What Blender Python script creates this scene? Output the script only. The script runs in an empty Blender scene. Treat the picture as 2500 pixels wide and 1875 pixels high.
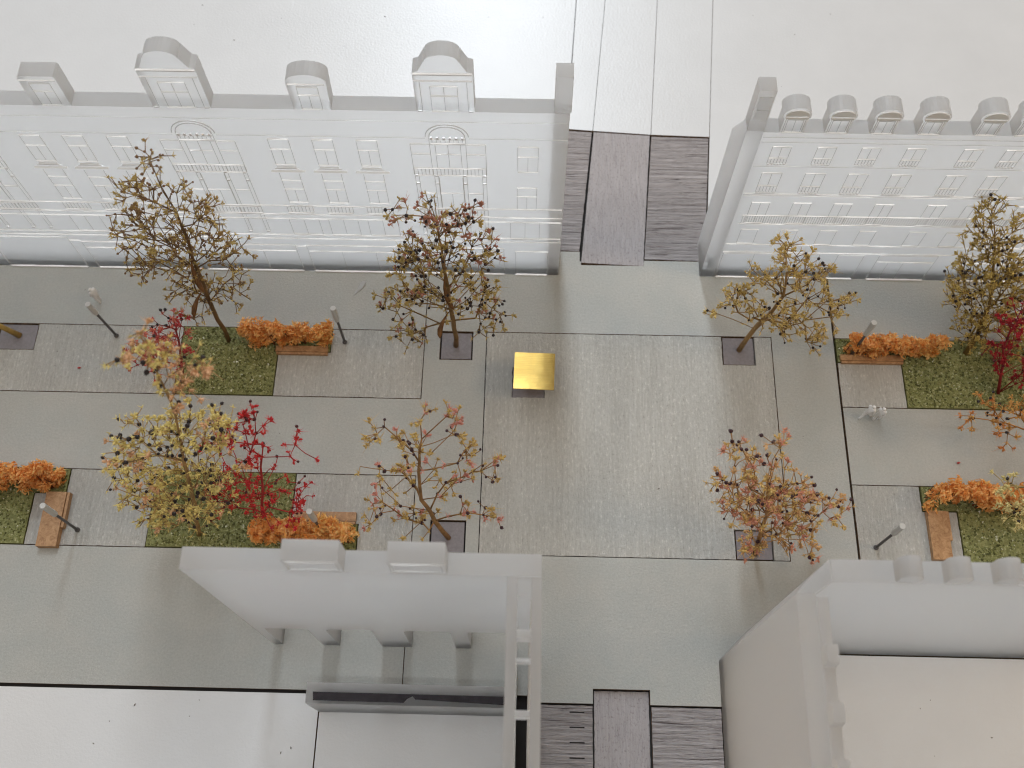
import bpy, math, random
import numpy as np
from mathutils import Matrix, Vector, Quaternion

# ------------------------------------------------------------------ camera, light, exposure (1 unit = 1 cm)
S = bpy.context.scene
S.unit_settings.system = 'METRIC'
S.unit_settings.scale_length = 0.01
COL = S.collection
cam_d = bpy.data.cameras.new('camera')
cam = bpy.data.objects.new('camera', cam_d); COL.objects.link(cam)
RR = [(0.99970541, 0.02370458, -0.00521425), (0.01956423, -0.91415525, -0.40489186), (-0.01436442, 0.40467057, -0.91434971)]
m = Matrix(((RR[0][0], -RR[1][0], -RR[2][0], 0.4713), (RR[0][1], -RR[1][1], -RR[2][1], -13.2773),
            (RR[0][2], -RR[1][2], -RR[2][2], 30.0), (0, 0, 0, 1)))
cam.matrix_world = m
cam_d.sensor_fit = 'HORIZONTAL'; cam_d.sensor_width = 36.0; cam_d.lens = 35.864
cam_d.clip_start = 0.5; cam_d.clip_end = 2000
cam_d.dof.use_dof = True; cam_d.dof.focus_distance = 28.8; cam_d.dof.aperture_fstop = 0.21
S.camera = cam

W = bpy.data.worlds.new('World'); S.world = W; W.use_nodes = True
bg = W.node_tree.nodes['Background']
bg.inputs[0].default_value = (1.0, 0.89, 0.76, 1); bg.inputs[1].default_value = 0.215

def area(name, loc, target, sx, sy, radiance, col):
    d = bpy.data.lights.new(name, 'AREA'); d.shape = 'RECTANGLE'; d.size = sx; d.size_y = sy
    d.energy = radiance * math.pi * sx * sy; d.color = col
    o = bpy.data.objects.new(name, d); COL.objects.link(o); o.location = loc
    o.rotation_euler = (Vector(target) - Vector(loc)).to_track_quat('-Z', 'Y').to_euler()
    return o
area('window_light', (-6.2, 100, 86), (-6.2, 0, 38), 14, 112, 18.0, (0.80, 0.90, 1.0))
# daylit ceiling on the left of the room, and an unseen strip light added to make the ledges glint
area('ceiling_bounce', (-98, 110, 250), (-98, 110, 0), 202, 240, 1.1, (0.97, 0.98, 1.0))
area('glint_light', (10, -60, 230), (10, 0, 0), 320, 6, 14.0, (0.95, 0.98, 1.0))
area('room_lamp', (85, -12, 75), (5, -2, 0), 26, 26, 9.0, (1.0, 0.68, 0.36))

S.view_settings.view_transform = 'Standard'; S.view_settings.look = 'None'
S.view_settings.exposure = 0.24; S.view_settings.gamma = 1.0
S.cycles.filter_width = 1.1
S.cycles.max_bounces = 14; S.cycles.transmission_bounces = 10; S.cycles.diffuse_bounces = 5; S.cycles.glossy_bounces = 4
S.cycles.caustics_reflective = False; S.cycles.caustics_refractive = True
S.cycles.sample_clamp_indirect = 25.0

# ------------------------------------------------------------------ helpers
def link(o, parent=None):
    COL.objects.link(o)
    if parent is not None: o.parent = parent
    return o
def tag(o, label=None, cat=None, group=None, kind=None):
    if label: o['label'] = label
    if cat: o['category'] = cat
    if group: o['group'] = group
    if kind: o['kind'] = kind
    return o
def empty(name, loc=(0, 0, 0)):
    o = bpy.data.objects.new(name, None); o.location = loc; o.empty_display_size = 0.2
    return link(o)

class MB:
    def __init__(s): s.v = []; s.f = []; s.mi = []
    def add(s, v, f, mi=0):
        n = len(s.v); s.v += [tuple(p) for p in v]; s.f += [tuple(i + n for i in q) for q in f]; s.mi += [mi] * len(f)
    def box(s, x0, x1, y0, y1, z0, z1, mi=0):
        v = [(x0, y0, z0), (x1, y0, z0), (x1, y1, z0), (x0, y1, z0), (x0, y0, z1), (x1, y0, z1), (x1, y1, z1), (x0, y1, z1)]
        s.add(v, [(3, 2, 1, 0), (4, 5, 6, 7), (0, 1, 5, 4), (1, 2, 6, 5), (2, 3, 7, 6), (3, 0, 4, 7)], mi)
    def prism(s, poly, a0, a1, axis='y', mi=0, mi_side=None, mi_end=None):
        # poly: 2-D outline; axis 'y' -> (x,z) outline, 'x' -> (y,z) outline, 'z' -> (x,y) outline
        P = {'y': lambda p, a: (p[0], a, p[1]), 'x': lambda p, a: (a, p[0], p[1]), 'z': lambda p, a: (p[0], p[1], a)}[axis]
        area2 = sum(poly[i][0] * poly[(i + 1) % len(poly)][1] - poly[(i + 1) % len(poly)][0] * poly[i][1] for i in range(len(poly)))
        if area2 < 0: poly = poly[::-1]
        n = len(poly); base = len(s.v)
        s.v += [P(p, a0) for p in poly] + [P(p, a1) for p in poly]
        fl = (axis == 'y')
        ca = [base + i for i in range(n)]; cb = [base + n + i for i in range(n)]
        faces = [tuple(reversed(ca)), tuple(cb)]
        sides = [(base + i, base + (i + 1) % n, base + n + (i + 1) % n, base + n + i) for i in range(n)]
        if fl:
            faces = [tuple(reversed(q)) for q in faces]; sides = [tuple(reversed(q)) for q in sides]
        s.f += faces + sides
        s.mi += [mi, mi] + [mi if mi_side is None else mi_side] * n
    def tube(s, pts, rad, n=6, mi=0, cap=True):
        pts = [Vector(p) for p in pts]; base = len(s.v); k = len(pts)
        t = (pts[1] - pts[0]).normalized()
        u = t.orthogonal().normalized()
        for i, p in enumerate(pts):
            a = pts[max(i - 1, 0)]; b = pts[min(i + 1, k - 1)]
            t = (b - a)
            t = t.normalized() if t.length > 1e-9 else Vector((0, 0, 1))
            u = (u - t * u.dot(t))
            u = u.normalized() if u.length > 1e-6 else t.orthogonal().normalized()
            w = t.cross(u)
            r = rad[i]
            for j in range(n):
                an = 2 * math.pi * j / n
                s.v.append(tuple(p + (u * math.cos(an) + w * math.sin(an)) * r))
        for i in range(k - 1):
            for j in range(n):
                a = base + i * n + j; b = base + i * n + (j + 1) % n
                s.f.append((a, b, b + n, a + n)); s.mi.append(mi)
        if cap:
            s.f.append(tuple(base + j for j in reversed(range(n)))); s.mi.append(mi)
            s.f.append(tuple(base + (k - 1) * n + j for j in range(n))); s.mi.append(mi)
    def mesh(s, name, mats, smooth=False):
        me = bpy.data.meshes.new(name); me.from_pydata(s.v, [], s.f)
        for mm in (mats if isinstance(mats, (list, tuple)) else [mats]): me.materials.append(mm)
        if any(s.mi): me.polygons.foreach_set('material_index', s.mi)
        if smooth: me.polygons.foreach_set('use_smooth', [True] * len(me.polygons))
        me.update(); return me
    def build(s, name, mats, parent=None, smooth=False, loc=None):
        o = bpy.data.objects.new(name, s.mesh(name, mats, smooth))
        if loc is not None: o.location = loc
        return link(o, parent)
def inst(name, me, parent, loc, rot=None, scale=None):
    o = bpy.data.objects.new(name, me); o.location = loc
    if rot is not None: o.rotation_euler = rot
    if scale is not None: o.scale = scale
    return link(o, parent)

# ------------------------------------------------------------------ materials
def mat(name):
    M = bpy.data.materials.new(name); M.use_nodes = True
    nt = M.node_tree
    return M, nt, nt.nodes['Principled BSDF']
def N(nt, t, **kw):
    n = nt.nodes.new(t)
    for k, v in kw.items():
        if k in n.inputs: n.inputs[k].default_value = v
        else: setattr(n, k, v)
    return n
def coords(nt, scale=(1, 1, 1), rot=(0, 0, 0)):
    tc = N(nt, 'ShaderNodeTexCoord'); mp = N(nt, 'ShaderNodeMapping')
    mp.inputs['Scale'].default_value = scale; mp.inputs['Rotation'].default_value = rot
    nt.links.new(tc.outputs['Object'], mp.inputs['Vector']); return mp.outputs['Vector']
def noise(nt, vec, scale, detail=4, rough=0.6, dist=0.0):
    n = N(nt, 'ShaderNodeTexNoise'); n.inputs['Scale'].default_value = scale; n.inputs['Detail'].default_value = detail
    n.inputs['Roughness'].default_value = rough; n.inputs['Distortion'].default_value = dist
    nt.links.new(vec, n.inputs['Vector']); return n.outputs['Fac']
def ramp(nt, fac, stops):
    r = N(nt, 'ShaderNodeValToRGB'); e = r.color_ramp.elements
    while len(e) < len(stops): e.new(0.5)
    for i, (p, c) in enumerate(stops):
        e[i].position = p; e[i].color = (*c, 1) if len(c) == 3 else c
    nt.links.new(fac, r.inputs['Fac']); return r.outputs['Color']
def mixc(nt, a, b, fac, mode='MIX'):
    mx = N(nt, 'ShaderNodeMix', data_type='RGBA', blend_type=mode)
    for s_, v in ((mx.inputs[6], a), (mx.inputs[7], b), (mx.inputs[0], fac)):
        if hasattr(v, 'is_output'): nt.links.new(v, s_)
        elif isinstance(v, (int, float)): s_.default_value = v
        else: s_.default_value = (*v, 1)
    return mx.outputs[2]
def bump(nt, b, fac, strength, dist=0.02, prev=None):
    n = N(nt, 'ShaderNodeBump'); n.inputs['Strength'].default_value = strength; n.inputs['Distance'].default_value = dist
    nt.links.new(fac, n.inputs['Height'])
    if prev is not None: nt.links.new(prev, n.inputs['Normal'])
    nt.links.new(n.outputs['Normal'], b.inputs['Normal']); return n.outputs['Normal']

def simple(name, col, rough=0.5, spec=0.5, metal=0.0, var=0.0, vscale=3.0, trans=0.0):
    M, nt, b = mat(name)
    b.inputs['Base Color'].default_value = (*col, 1); b.inputs['Roughness'].default_value = rough
    b.inputs['Specular IOR Level'].default_value = spec; b.inputs['Metallic'].default_value = metal
    if var:
        c = ramp(nt, noise(nt, coords(nt), vscale, 3), [(0.3, tuple(x * (1 - var) for x in col)), (0.7, tuple(min(1, x * (1 + var)) for x in col))])
        nt.links.new(c, b.inputs['Base Color'])
    if trans:
        tr = N(nt, 'ShaderNodeBsdfTranslucent'); tr.inputs['Color'].default_value = (*col, 1)
        mx = N(nt, 'ShaderNodeMixShader'); mx.inputs[0].default_value = trans
        out = nt.nodes['Material Output']
        nt.links.new(b.outputs[0], mx.inputs[1]); nt.links.new(tr.outputs[0], mx.inputs[2]); nt.links.new(mx.outputs[0], out.inputs[0])
    return M

def m_white_board():
    M, nt, b = mat('white_board'); v = coords(nt)
    c = ramp(nt, noise(nt, v, 0.5, 3), [(0.3, (0.625, 0.625, 0.625)), (0.7, (0.655, 0.655, 0.655))])
    nt.links.new(c, b.inputs['Base Color'])
    b.inputs['Roughness'].default_value = 0.34; b.inputs['Specular IOR Level'].default_value = 0.8
    bump(nt, b, noise(nt, v, 12, 3, 0.6), 0.24, 0.03)
    return M
def m_grey_board():
    M, nt, b = mat('grey_board'); v = coords(nt)
    fine = noise(nt, v, 15, 5, 0.8)
    c = ramp(nt, fine, [(0.25, (0.345, 0.34, 0.312)), (0.75, (0.485, 0.48, 0.445))])
    c = mixc(nt, c, ramp(nt, noise(nt, v, 0.8, 3), [(0.35, (0.93, 0.955, 0.97)), (0.65, (1, 1, 1))]), 1.0, 'MULTIPLY')
    nt.links.new(c, b.inputs['Base Color'])
    b.inputs['Roughness'].default_value = 0.5; b.inputs['Specular IOR Level'].default_value = 0.5
    bump(nt, b, noise(nt, v, 14, 4, 0.75), 0.55, 0.025)
    return M
def m_veneer():
    M, nt, b = mat('washed_veneer')
    st = noise(nt, coords(nt, (14, 0.5, 1)), 1.0, 5, 0.7, 0.3)
    sp = noise(nt, coords(nt, (13, 5, 1)), 1.0, 4, 0.8)
    big = noise(nt, coords(nt, (1, 0.25, 1)), 0.7, 3)
    c = ramp(nt, st, [(0.25, (0.475, 0.46, 0.42)), (0.5, (0.555, 0.545, 0.505)), (0.75, (0.625, 0.615, 0.58))])
    c = mixc(nt, c, ramp(nt, sp, [(0.30, (0.58, 0.56, 0.53)), (0.42, (0.95, 0.95, 0.95)), (0.56, (1, 1, 1)), (0.66, (1.38, 1.38, 1.38))]), 0.9, 'MULTIPLY')
    c = mixc(nt, c, ramp(nt, big, [(0.35, (0.87, 0.87, 0.87)), (0.65, (1, 1, 1))]), 1.0, 'MULTIPLY')
    nt.links.new(c, b.inputs['Base Color'])
    b.inputs['Roughness'].default_value = 0.42; b.inputs['Specular IOR Level'].default_value = 0.7
    p = bump(nt, b, st, 0.35, 0.03)
    bump(nt, b, noise(nt, coords(nt, (11, 6, 1)), 1.0, 5, 0.8), 1.0, 0.08, p)
    return M
def m_plank(name, along_y, dark):
    M, nt, b = mat(name)
    if along_y: s1, s2 = (14, 1.2, 1), (16, 10, 1)
    else: s1, s2 = (0.5, 11, 1), (1.6, 22, 1)
    g = noise(nt, coords(nt, s1), 1.0, 6, 0.7, 0.6)
    f = noise(nt, coords(nt, s2), 1.0, 5, 0.7)
    lo, md, hi = ((0.07, 0.05, 0.045), (0.40, 0.365, 0.365), (0.54, 0.50, 0.50)) if dark else ((0.30, 0.27, 0.275), (0.41, 0.38, 0.385), (0.48, 0.45, 0.455))
    c = ramp(nt, g, [(0.33, lo), (0.42, md), (0.7, hi)] if dark else [(0.28, lo), (0.45, md), (0.75, hi)])
    c = mixc(nt, c, ramp(nt, f, [(0.32, (0.55, 0.52, 0.5)), (0.46, (1, 1, 1))]), 0.8, 'MULTIPLY')
    nt.links.new(c, b.inputs['Base Color'])
    b.inputs['Roughness'].default_value = 0.55
    p = bump(nt, b, g, 1.0 if dark else 0.5, 0.16)
    bump(nt, b, f, 0.6, 0.03, p)
    return M
def m_wood():
    M, nt, b = mat('bench_wood')
    g = noise(nt, coords(nt, (2.0, 2.0, 2.0)), 2.5, 5, 0.7, 1.5)
    c = ramp(nt, g, [(0.3, (0.24, 0.115, 0.045)), (0.5, (0.40, 0.22, 0.10)), (0.75, (0.54, 0.335, 0.17))])
    nt.links.new(c, b.inputs['Base Color']); b.inputs['Roughness'].default_value = 0.5
    bump(nt, b, g, 0.2, 0.02); return M
def m_turf():
    M, nt, b = mat('turf'); v = coords(nt)
    c = ramp(nt, noise(nt, v, 9, 4, 0.8), [(0.25, (0.10, 0.11, 0.03)), (0.5, (0.21, 0.215, 0.075)), (0.72, (0.36, 0.37, 0.16)), (0.85, (0.5, 0.5, 0.3))])
    nt.links.new(c, b.inputs['Base Color']); b.inputs['Roughness'].default_value = 0.7
    bump(nt, b, noise(nt, v, 14, 4, 0.7), 0.9, 0.05); return M
def m_frost(name, diff, gloss_rough, clear):
    # sand-blasted acrylic sheet: rough see-through plus body scattering
    M, nt, b = mat(name)
    b.inputs['Base Color'].default_value = (*diff, 1); b.inputs['Roughness'].default_value = gloss_rough
    b.inputs['IOR'].default_value = 1.3
    b.inputs['Transmission Weight'].default_value = 1.0
    tr = N(nt, 'ShaderNodeBsdfTranslucent'); tr.inputs['Color'].default_value = (*diff, 1)
    df = N(nt, 'ShaderNodeBsdfDiffuse'); df.inputs['Color'].default_value = (*diff, 1)
    m1 = N(nt, 'ShaderNodeMixShader'); m1.inputs[0].default_value = 0.30
    nt.links.new(tr.outputs[0], m1.inputs[1]); nt.links.new(df.outputs[0], m1.inputs[2])
    m2 = N(nt, 'ShaderNodeMixShader'); m2.inputs[0].default_value = clear
    nt.links.new(m1.outputs[0], m2.inputs[1]); nt.links.new(b.outputs[0], m2.inputs[2])
    nt.links.new(m2.outputs[0], nt.nodes['Material Output'].inputs[0])
    return M
def m_brass():
    M, nt, b = mat('brushed_brass')
    sc = noise(nt, coords(nt, (1.2, 40, 1)), 1.0, 4, 0.7)
    c = ramp(nt, sc, [(0.3, (0.60, 0.40, 0.10)), (0.7, (0.74, 0.53, 0.17))])
    nt.links.new(c, b.inputs['Base Color']); b.inputs['Metallic'].default_value = 1.0
    b.inputs['Roughness'].default_value = 0.18
    b.inputs['Anisotropic'].default_value = 1.0
    tg = N(nt, 'ShaderNodeTangent'); tg.direction_type = 'RADIAL'; tg.axis = 'Y'
    tv = N(nt, 'ShaderNodeCombineXYZ'); tv.inputs[1].default_value = 1.0
    nt.links.new(tv.outputs[0], b.inputs['Tangent'])
    bump(nt, b, noise(nt, coords(nt), 1.4, 2), 0.05, 0.05)
    return M
WHITE = m_white_board(); GREY = m_grey_board(); VEN = m_veneer()
PL_H = m_plank('rough_plank', False, True); PL_V = m_plank('smooth_plank', True, False)
WOOD = m_wood(); TURF = m_turf(); BRASS = m_brass()
SLATE = simple('slate_card', (0.215, 0.195, 0.205), 0.45, 0.5, var=0.12, vscale=12)
DARK = simple('dark_base', (0.02, 0.017, 0.015), 0.8)
BURNT = simple('burnt_edge', (0.20, 0.125, 0.07), 0.8, var=.6, vscale=9)
FROST = m_frost('frosted_acrylic', (0.985, 0.988, 0.99), 0.46, 0.74)
EDGE = m_frost('laser_cut_edge', (0.85, 0.84, 0.83), 0.35, 0.42)
ENGR = simple('engraved_acrylic', (0.92, 0.93, 0.94), 0.25, 1.0); ENGR.node_tree.nodes['Principled BSDF'].inputs['IOR'].default_value = 2.1
SEEN_GAP = simple('seen_gap_dark', (0.035, 0.03, 0.035), 0.4, 0.15, var=0.3, vscale=6)  # dark of the ground gap showing through the clear edge, painted in
STEEL = simple('dark_steel', (0.10, 0.092, 0.09), 0.45, 0.5, var=0.1)
LAMPW = simple('lamp_plastic', (0.62, 0.61, 0.58), 0.4, 0.5, trans=0.15)
FIGW = simple('figure_plastic', (0.80, 0.79, 0.78), 0.45, 0.5)
FILM = simple('clear_film', (0.72, 0.73, 0.73), 0.2, 0.5, trans=0.5)

# ------------------------------------------------------------------ ground layer
rnd = random.Random(7)
def jit_outline(poly, amp, step=0.10, close=True):
    out = []
    n = len(poly)
    for i in range(n):
        a = Vector(poly[i]); b = Vector(poly[(i + 1) % n]); L = (b - a).length
        if L < 0.3 or amp == 0 or L > 60 or (i == n - 1 and not close): out.append(tuple(a)); continue
        nrm = Vector((-(b - a).y, (b - a).x)).normalized(); k = min(int(L / step), 160)
        out.append(tuple(a))
        for j in range(1, k):
            out.append(tuple(a.lerp(b, j / k) + nrm * rnd.uniform(-amp, amp)))
    return out
def inset(poly, g):
    area2 = sum(poly[i][0] * poly[(i + 1) % len(poly)][1] - poly[(i + 1) % len(poly)][0] * poly[i][1] for i in range(len(poly)))
    if area2 < 0: poly = poly[::-1]
    n = len(poly); out = []
    for i in range(n):
        p0 = Vector(poly[i - 1]); p = Vector(poly[i]); p1 = Vector(poly[(i + 1) % n])
        d0 = (p - p0).normalized(); d1 = (p1 - p).normalized()
        n0 = Vector((-d0.y, d0.x)); n1 = Vector((-d1.y, d1.x))
        k = 1 + n0.dot(n1)
        out.append(tuple(p + (n0 + n1) * (g / max(k, 0.2))))
    return out
def slab(name, poly, mt, parent, z1=0.0, g=0.014, amp=0.0, z0=-0.2):
    b = MB(); b.prism(jit_outline(inset(poly, g), amp), z0, z1, 'z', 0, 1)
    return b.build(name, [mt, BURNT], parent)
def rect(x0, x1, y0, y1): return [(x0, y0), (x1, y0), (x1, y1), (x0, y1)]

gb = MB(); gb.box(-60, 60, -40, 70, -0.6, -0.19)
ground = gb.build('ground', DARK); tag(ground, kind='structure')
pav = MB(); pav.box(-21.5, 22.5, -9.9, 4.62, -0.188, -0.17)
pavement = pav.build('pavement', DARK); tag(pavement, kind='structure')

XL, XP0, XP1, XR = -2.9, -0.87, 8.44, 10.5
Y1, Y2, Y3, Y4 = 1.85, -0.58, -3.17, -5.6
# grey card sheets
slab('paving_board', [(-21, Y1), (XL, Y1), (XL, 4.62), (-21, 4.62)], GREY, pavement)
slab('paving_board', [(-21, -9.64), (XL, -9.64), (XL, Y4), (-21, Y4)], GREY, pavement)
# central sheet: road on the left, two columns round the square, strip above and below
PAx0, PAx1, PAy0, PAy1 = -2.36, -1.34, 0.85, 1.83
PCx0, PCx1, PCy0, PCy1 = -2.34, -1.31, -5.56, -4.59
def grid_sheet(name, rects, holes, mt, parent, z1=0.0, z0=-0.2):
    xs = sorted({round(v, 4) for r in rects + holes for v in r[:2]}); ys = sorted({round(v, 4) for r in rects + holes for v in r[2:]})
    def inside(x, y):
        return any(r[0] < x < r[1] and r[2] < y < r[3] for r in rects) and not any(r[0] < x < r[1] and r[2] < y < r[3] for r in holes)
    b = MB(); idx = {}
    def vid(i, j, t):
        k = (i, j, t)
        if k not in idx: idx[k] = len(b.v); b.v.append((xs[i], ys[j], z1 if t else z0))
        return idx[k]
    cell = [[inside((xs[i] + xs[i + 1]) / 2, (ys[j] + ys[j + 1]) / 2) for j in range(len(ys) - 1)] for i in range(len(xs) - 1)]
    c = lambda i, j: 0 <= i < len(xs) - 1 and 0 <= j < len(ys) - 1 and cell[i][j]
    for i in range(len(xs) - 1):
        for j in range(len(ys) - 1):
            if not cell[i][j]: continue
            q = []
            q.append((vid(i, j, 1), vid(i + 1, j, 1), vid(i + 1, j + 1, 1), vid(i, j + 1, 1)))
            if not c(i, j - 1): q.append((vid(i, j, 0), vid(i + 1, j, 0), vid(i + 1, j, 1), vid(i, j, 1)))
            if not c(i, j + 1): q.append((vid(i + 1, j + 1, 0), vid(i, j + 1, 0), vid(i, j + 1, 1), vid(i + 1, j + 1, 1)))
            if not c(i - 1, j): q.append((vid(i, j + 1, 0), vid(i, j, 0), vid(i, j, 1), vid(i, j + 1, 1)))
            if not c(i + 1, j): q.append((vid(i + 1, j, 0), vid(i + 1, j + 1, 0), vid(i + 1, j + 1, 1), vid(i + 1, j, 1)))
            b.f += q; b.mi += [0] + [1] * (len(q) - 1)
    return b.build(name, [mt, BURNT], parent)
g = 0.014
grid_sheet('paving_board',
    [(XL + g, XR - 0.035, Y1 + g, 4.6), (XL + g, XP0 - g, Y4 - g, Y1 + g), (XP1 + g, XR - 0.035, Y4 - g, Y1 + g), (-21, XL + g, Y3 + g, Y2 - g),
     (XL + g, 6.14, -9.64, Y4 - g), (0.7, 2.52, -9.82, -9.64), (4.14, 6.14, -9.82, -9.64), (6.14, XR - 0.035, -8.27, Y4 - g), (6.14, 6.96, -8.56, -8.27),
     (1.3, 2.19, 4.6, 4.98), (4.37, 6.45, 4.6, 4.67)],
    [(PAx0 - .03, PAx1 + .03, PAy0 - .03, PAy1 + .03), (PCx0 - .03, PCx1 + .03, PCy0 - .03, PCy1 + .03), (2.52, 4.14, -9.64, -9.41), (2.23, 4.35, 4.46, 4.6),
     (XL + g, 1.0, -9.64, -9.64)], GREY, pavement)
slab('paving_board', rect(XR + 0.02, 22, Y1, 4.62), GREY, pavement)
slab('paving_board', rect(XR + 0.02, 22, Y3, Y2), GREY, pavement)
slab('paving_board', rect(XR + 0.02, 22, -8.29, Y4), GREY, pavement)
# washed veneer sheets
A = 0.007
L1 = [(-10.87, Y2), (-7.66, Y2), (-7.66, 1.0), (-5.95, 1.0), (-5.95, Y1), (-10.87, Y1)]
slab('veneer_sheet', [(-21, Y2), (-10.87, Y2), (-10.87, Y1), (-15.7, Y1), (-15.7, 0.9), (-16.97, 0.9), (-16.97, Y1), (-21, Y1)], VEN, pavement, amp=A)
slab('veneer_sheet', [(-7.66, Y2), (XL, Y2), (XL, Y1), (-5.95, Y1), (-5.95, 1.0), (-7.66, 1.0)], VEN, pavement, amp=A)
L2 = [(-21, Y4), (-14.6, Y4), (-14.6, -3.97), (-13.62, -3.97), (-13.62, Y3), (-21, Y3)]
L3 = [(-10.92, Y4), (-4.55, Y4), (-4.55, -4.75), (-6.6, -4.75), (-6.6, Y3), (-10.92, Y3)]
slab('veneer_sheet', [(-14.6, Y4), (-10.92, Y4), (-10.92, Y3), (-13.62, Y3), (-13.62, -3.97), (-14.6, -3.97)], VEN, pavement, amp=A)
slab('veneer_sheet', [(-4.55, Y4), (XL, Y4), (XL, Y3), (-6.6, Y3), (-6.6, -4.75), (-4.55, -4.75)], VEN, pavement, amp=A)
# the square: a notch for each planting square, a hole under the pavilion
b = MB(); ring = jit_outline([(0.515, Y1 - g), (XP0 + g, Y1 - g), (XP0 + g, Y4 + g), (6.82, Y4 + g), (6.82, -4.66), (7.97, -4.66), (7.97, Y4 + g), (XP1 - g, Y4 + g), (XP1 - g, Y1 - g), (7.89, Y1 - g), (7.89, 0.82), (6.81, 0.82), (6.81, Y1 - g), (0.52, Y1 - g)], A, close=False)
hole = jit_outline([(0.52, 0.60), (1.06, 0.60), (1.06, -0.47), (0.0, -0.47), (0.0, 0.60), (0.515, 0.60)], 0.012, close=False)
b.prism(ring + hole, -0.2, 0.0, 'z')
b.build('veneer_sheet', VEN, pavement)
slab('veneer_sheet', rect(XR + 0.02, 12.58, Y2, 0.98), VEN, pavement, amp=A)
L4 = [(12.58, Y2), (22, Y2), (22, Y1), (XR + 0.02, Y1), (XR + 0.02, 0.98), (12.58, 0.98)]
slab('veneer_sheet', [(XR + 0.02, Y4), (13.62, Y4), (13.62, -3.97), (12.58, -3.97), (12.58, Y3), (XR + 0.02, Y3)], VEN, pavement, amp=A)
L5 = [(13.62, Y4), (22, Y4), (22, Y3), (12.6, Y3), (12.6, -3.97), (13.62, -3.97)]
for r in ((PAx0, PAx1, PAy0, PAy1), (PCx0, PCx1, PCy0, PCy1), (6.84, 7.87, 0.84, 1.84), (6.85, 7.95, -5.58, -4.68), (-16.96, -15.71, 0.91, 1.84), (0.0, 1.06, -0.47, 0.6)):
    slab('planting_square', rect(*r), SLATE, pavement, z1=-0.05, g=0.02)

# streets of rough planks
def street(planks):
    lo = MB(); xs = [p[0] for q in planks for p in q[0]]; ys = [p[1] for q in planks for p in q[0]]
    lo.box(min(xs), max(xs), min(ys), max(ys), -0.188, -0.175)
    st = tag(lo.build('street', DARK), kind='structure')
    for poly, mt, z in planks: slab('plank', poly, mt, st, z1=z, g=0.022, amp=0.006)
    return st
street([([(1.2, 5.03), (2.2, 5.0), (2.67, 10.03), (1.7, 10.1)], PL_H, -0.03), ([(2.22, 4.53), (4.36, 4.44), (4.75, 9.9), (2.69, 10.02)], PL_V, 0.0),
        ([(4.37, 4.73), (6.46, 4.68), (6.86, 9.84), (4.77, 9.89)], PL_H, -0.03)])
st2 = street([([(0.7, -20), (2.52, -20), (2.53, -9.85), (0.7, -9.86)], PL_H, -0.03), ([(2.55, -20), (4.12, -20), (4.13, -9.43), (2.54, -9.44)], PL_V, -0.13),
        ([(4.15, -20), (6.16, -20), (6.15, -9.85), (4.15, -9.85)], PL_H, -0.03)])
for i in range(9):
    y = -10.06 - 0.405 * i
    b = MB(); b.box(1.86, 2.28, y - 0.018, y + 0.018, -0.029, -0.026); b.build('slot', DARK, st2)

# white boards
wb = MB(); wb.box(-40, 40, 4.75, 60, -0.188, -0.18); wb.box(-40, 0.9, -30, -9.85, -0.188, -0.18); wb.box(6.4, 40, -30, -8.5, -0.188, -0.18)
base = tag(wb.build('board', DARK), kind='structure')
gw = 0.009
slab('white_board', [(-40, 4.7), (1.24, 4.7), (1.74, 10.12), (2.09, 16.2), (3.3, 50), (-40, 50)], WHITE, base, g=gw)
slab('white_board', [(1.76, 10.12), (2.68, 10.05), (3.21, 16.27), (6.1, 50), (3.3, 50), (2.1, 16.2)], WHITE, base, g=gw)
slab('white_board', [(2.68, 10.05), (4.77, 9.92), (5.22, 16.3), (7.6, 50), (6.1, 50), (3.21, 16.27)], WHITE, base, g=gw)
slab('white_board', [(4.77, 9.92), (6.87, 9.86), (7.36, 16.35), (10, 50), (7.6, 50), (5.22, 16.3)], WHITE, base, g=gw)
slab('white_board', [(6.48, 4.7), (40, 4.7), (40, 50), (10, 50), (7.36, 16.35), (6.87, 9.86)], WHITE, base, g=gw)
slab('white_board', rect(-40, -5.22, -30, -9.72), WHITE, base, g=gw)
slab('white_board', rect(-5.2, 0.2, -30, -9.72), WHITE, base, g=gw)
slab('white_board', [(6.17, -30), (40, -30), (40, -8.31), (6.98, -8.31), (6.98, -8.57), (6.17, -8.57)], WHITE, base, g=gw)

# ------------------------------------------------------------------ lawns
def lawn(poly, label, seed, n):
    b = MB(); r = random.Random(seed)
    b.prism(inset(poly, 0.02), -0.16, 0.03, 'z')
    xs = [p[0] for p in poly]; ys = [p[1] for p in poly]
    x0, x1 = max(min(xs), -17), min(max(xs), 17.5); y0, y1 = min(ys), max(ys)
    def ins(x, y):
        c = False; m_ = len(poly)
        for i in range(m_):
            (xa, ya), (xb, yb) = poly[i], poly[(i + 1) % m_]
            if (ya > y) != (yb > y) and x < (xb - xa) * (y - ya) / (yb - ya) + xa: c = not c
        return c
    while n > 0:
        x, y = r.uniform(x0 + .05, x1 - .05), r.uniform(y0 + .05, y1 - .05)
        if not ins(x, y) or not ins(x + .04, y + .04) or not ins(x - .04, y - .04): continue
        n -= 1
        s = r.uniform(0.022, 0.062); a = r.uniform(0, 6.28); z = 0.025
        v = [(x + s * math.cos(a + k * 2.1) * r.uniform(.6, 1.3), y + s * math.sin(a + k * 2.1) * r.uniform(.6, 1.3), z) for k in range(3)]
        v.append((x + r.uniform(-s, s) * .6, y + r.uniform(-s, s) * .6, z + s * r.uniform(.5, 1.1)))
        b.add(v, [(0, 1, 3), (1, 2, 3), (2, 0, 3)], r.choice((1, 1, 2, 2, 3)) if r.random() > 0.012 else 4)
    o = b.build('lawn', [TURF, CR1, CR2, CR3, CR4])
    return tag(o, label, 'lawn', 'lawns of green flock', 'stuff')
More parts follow.
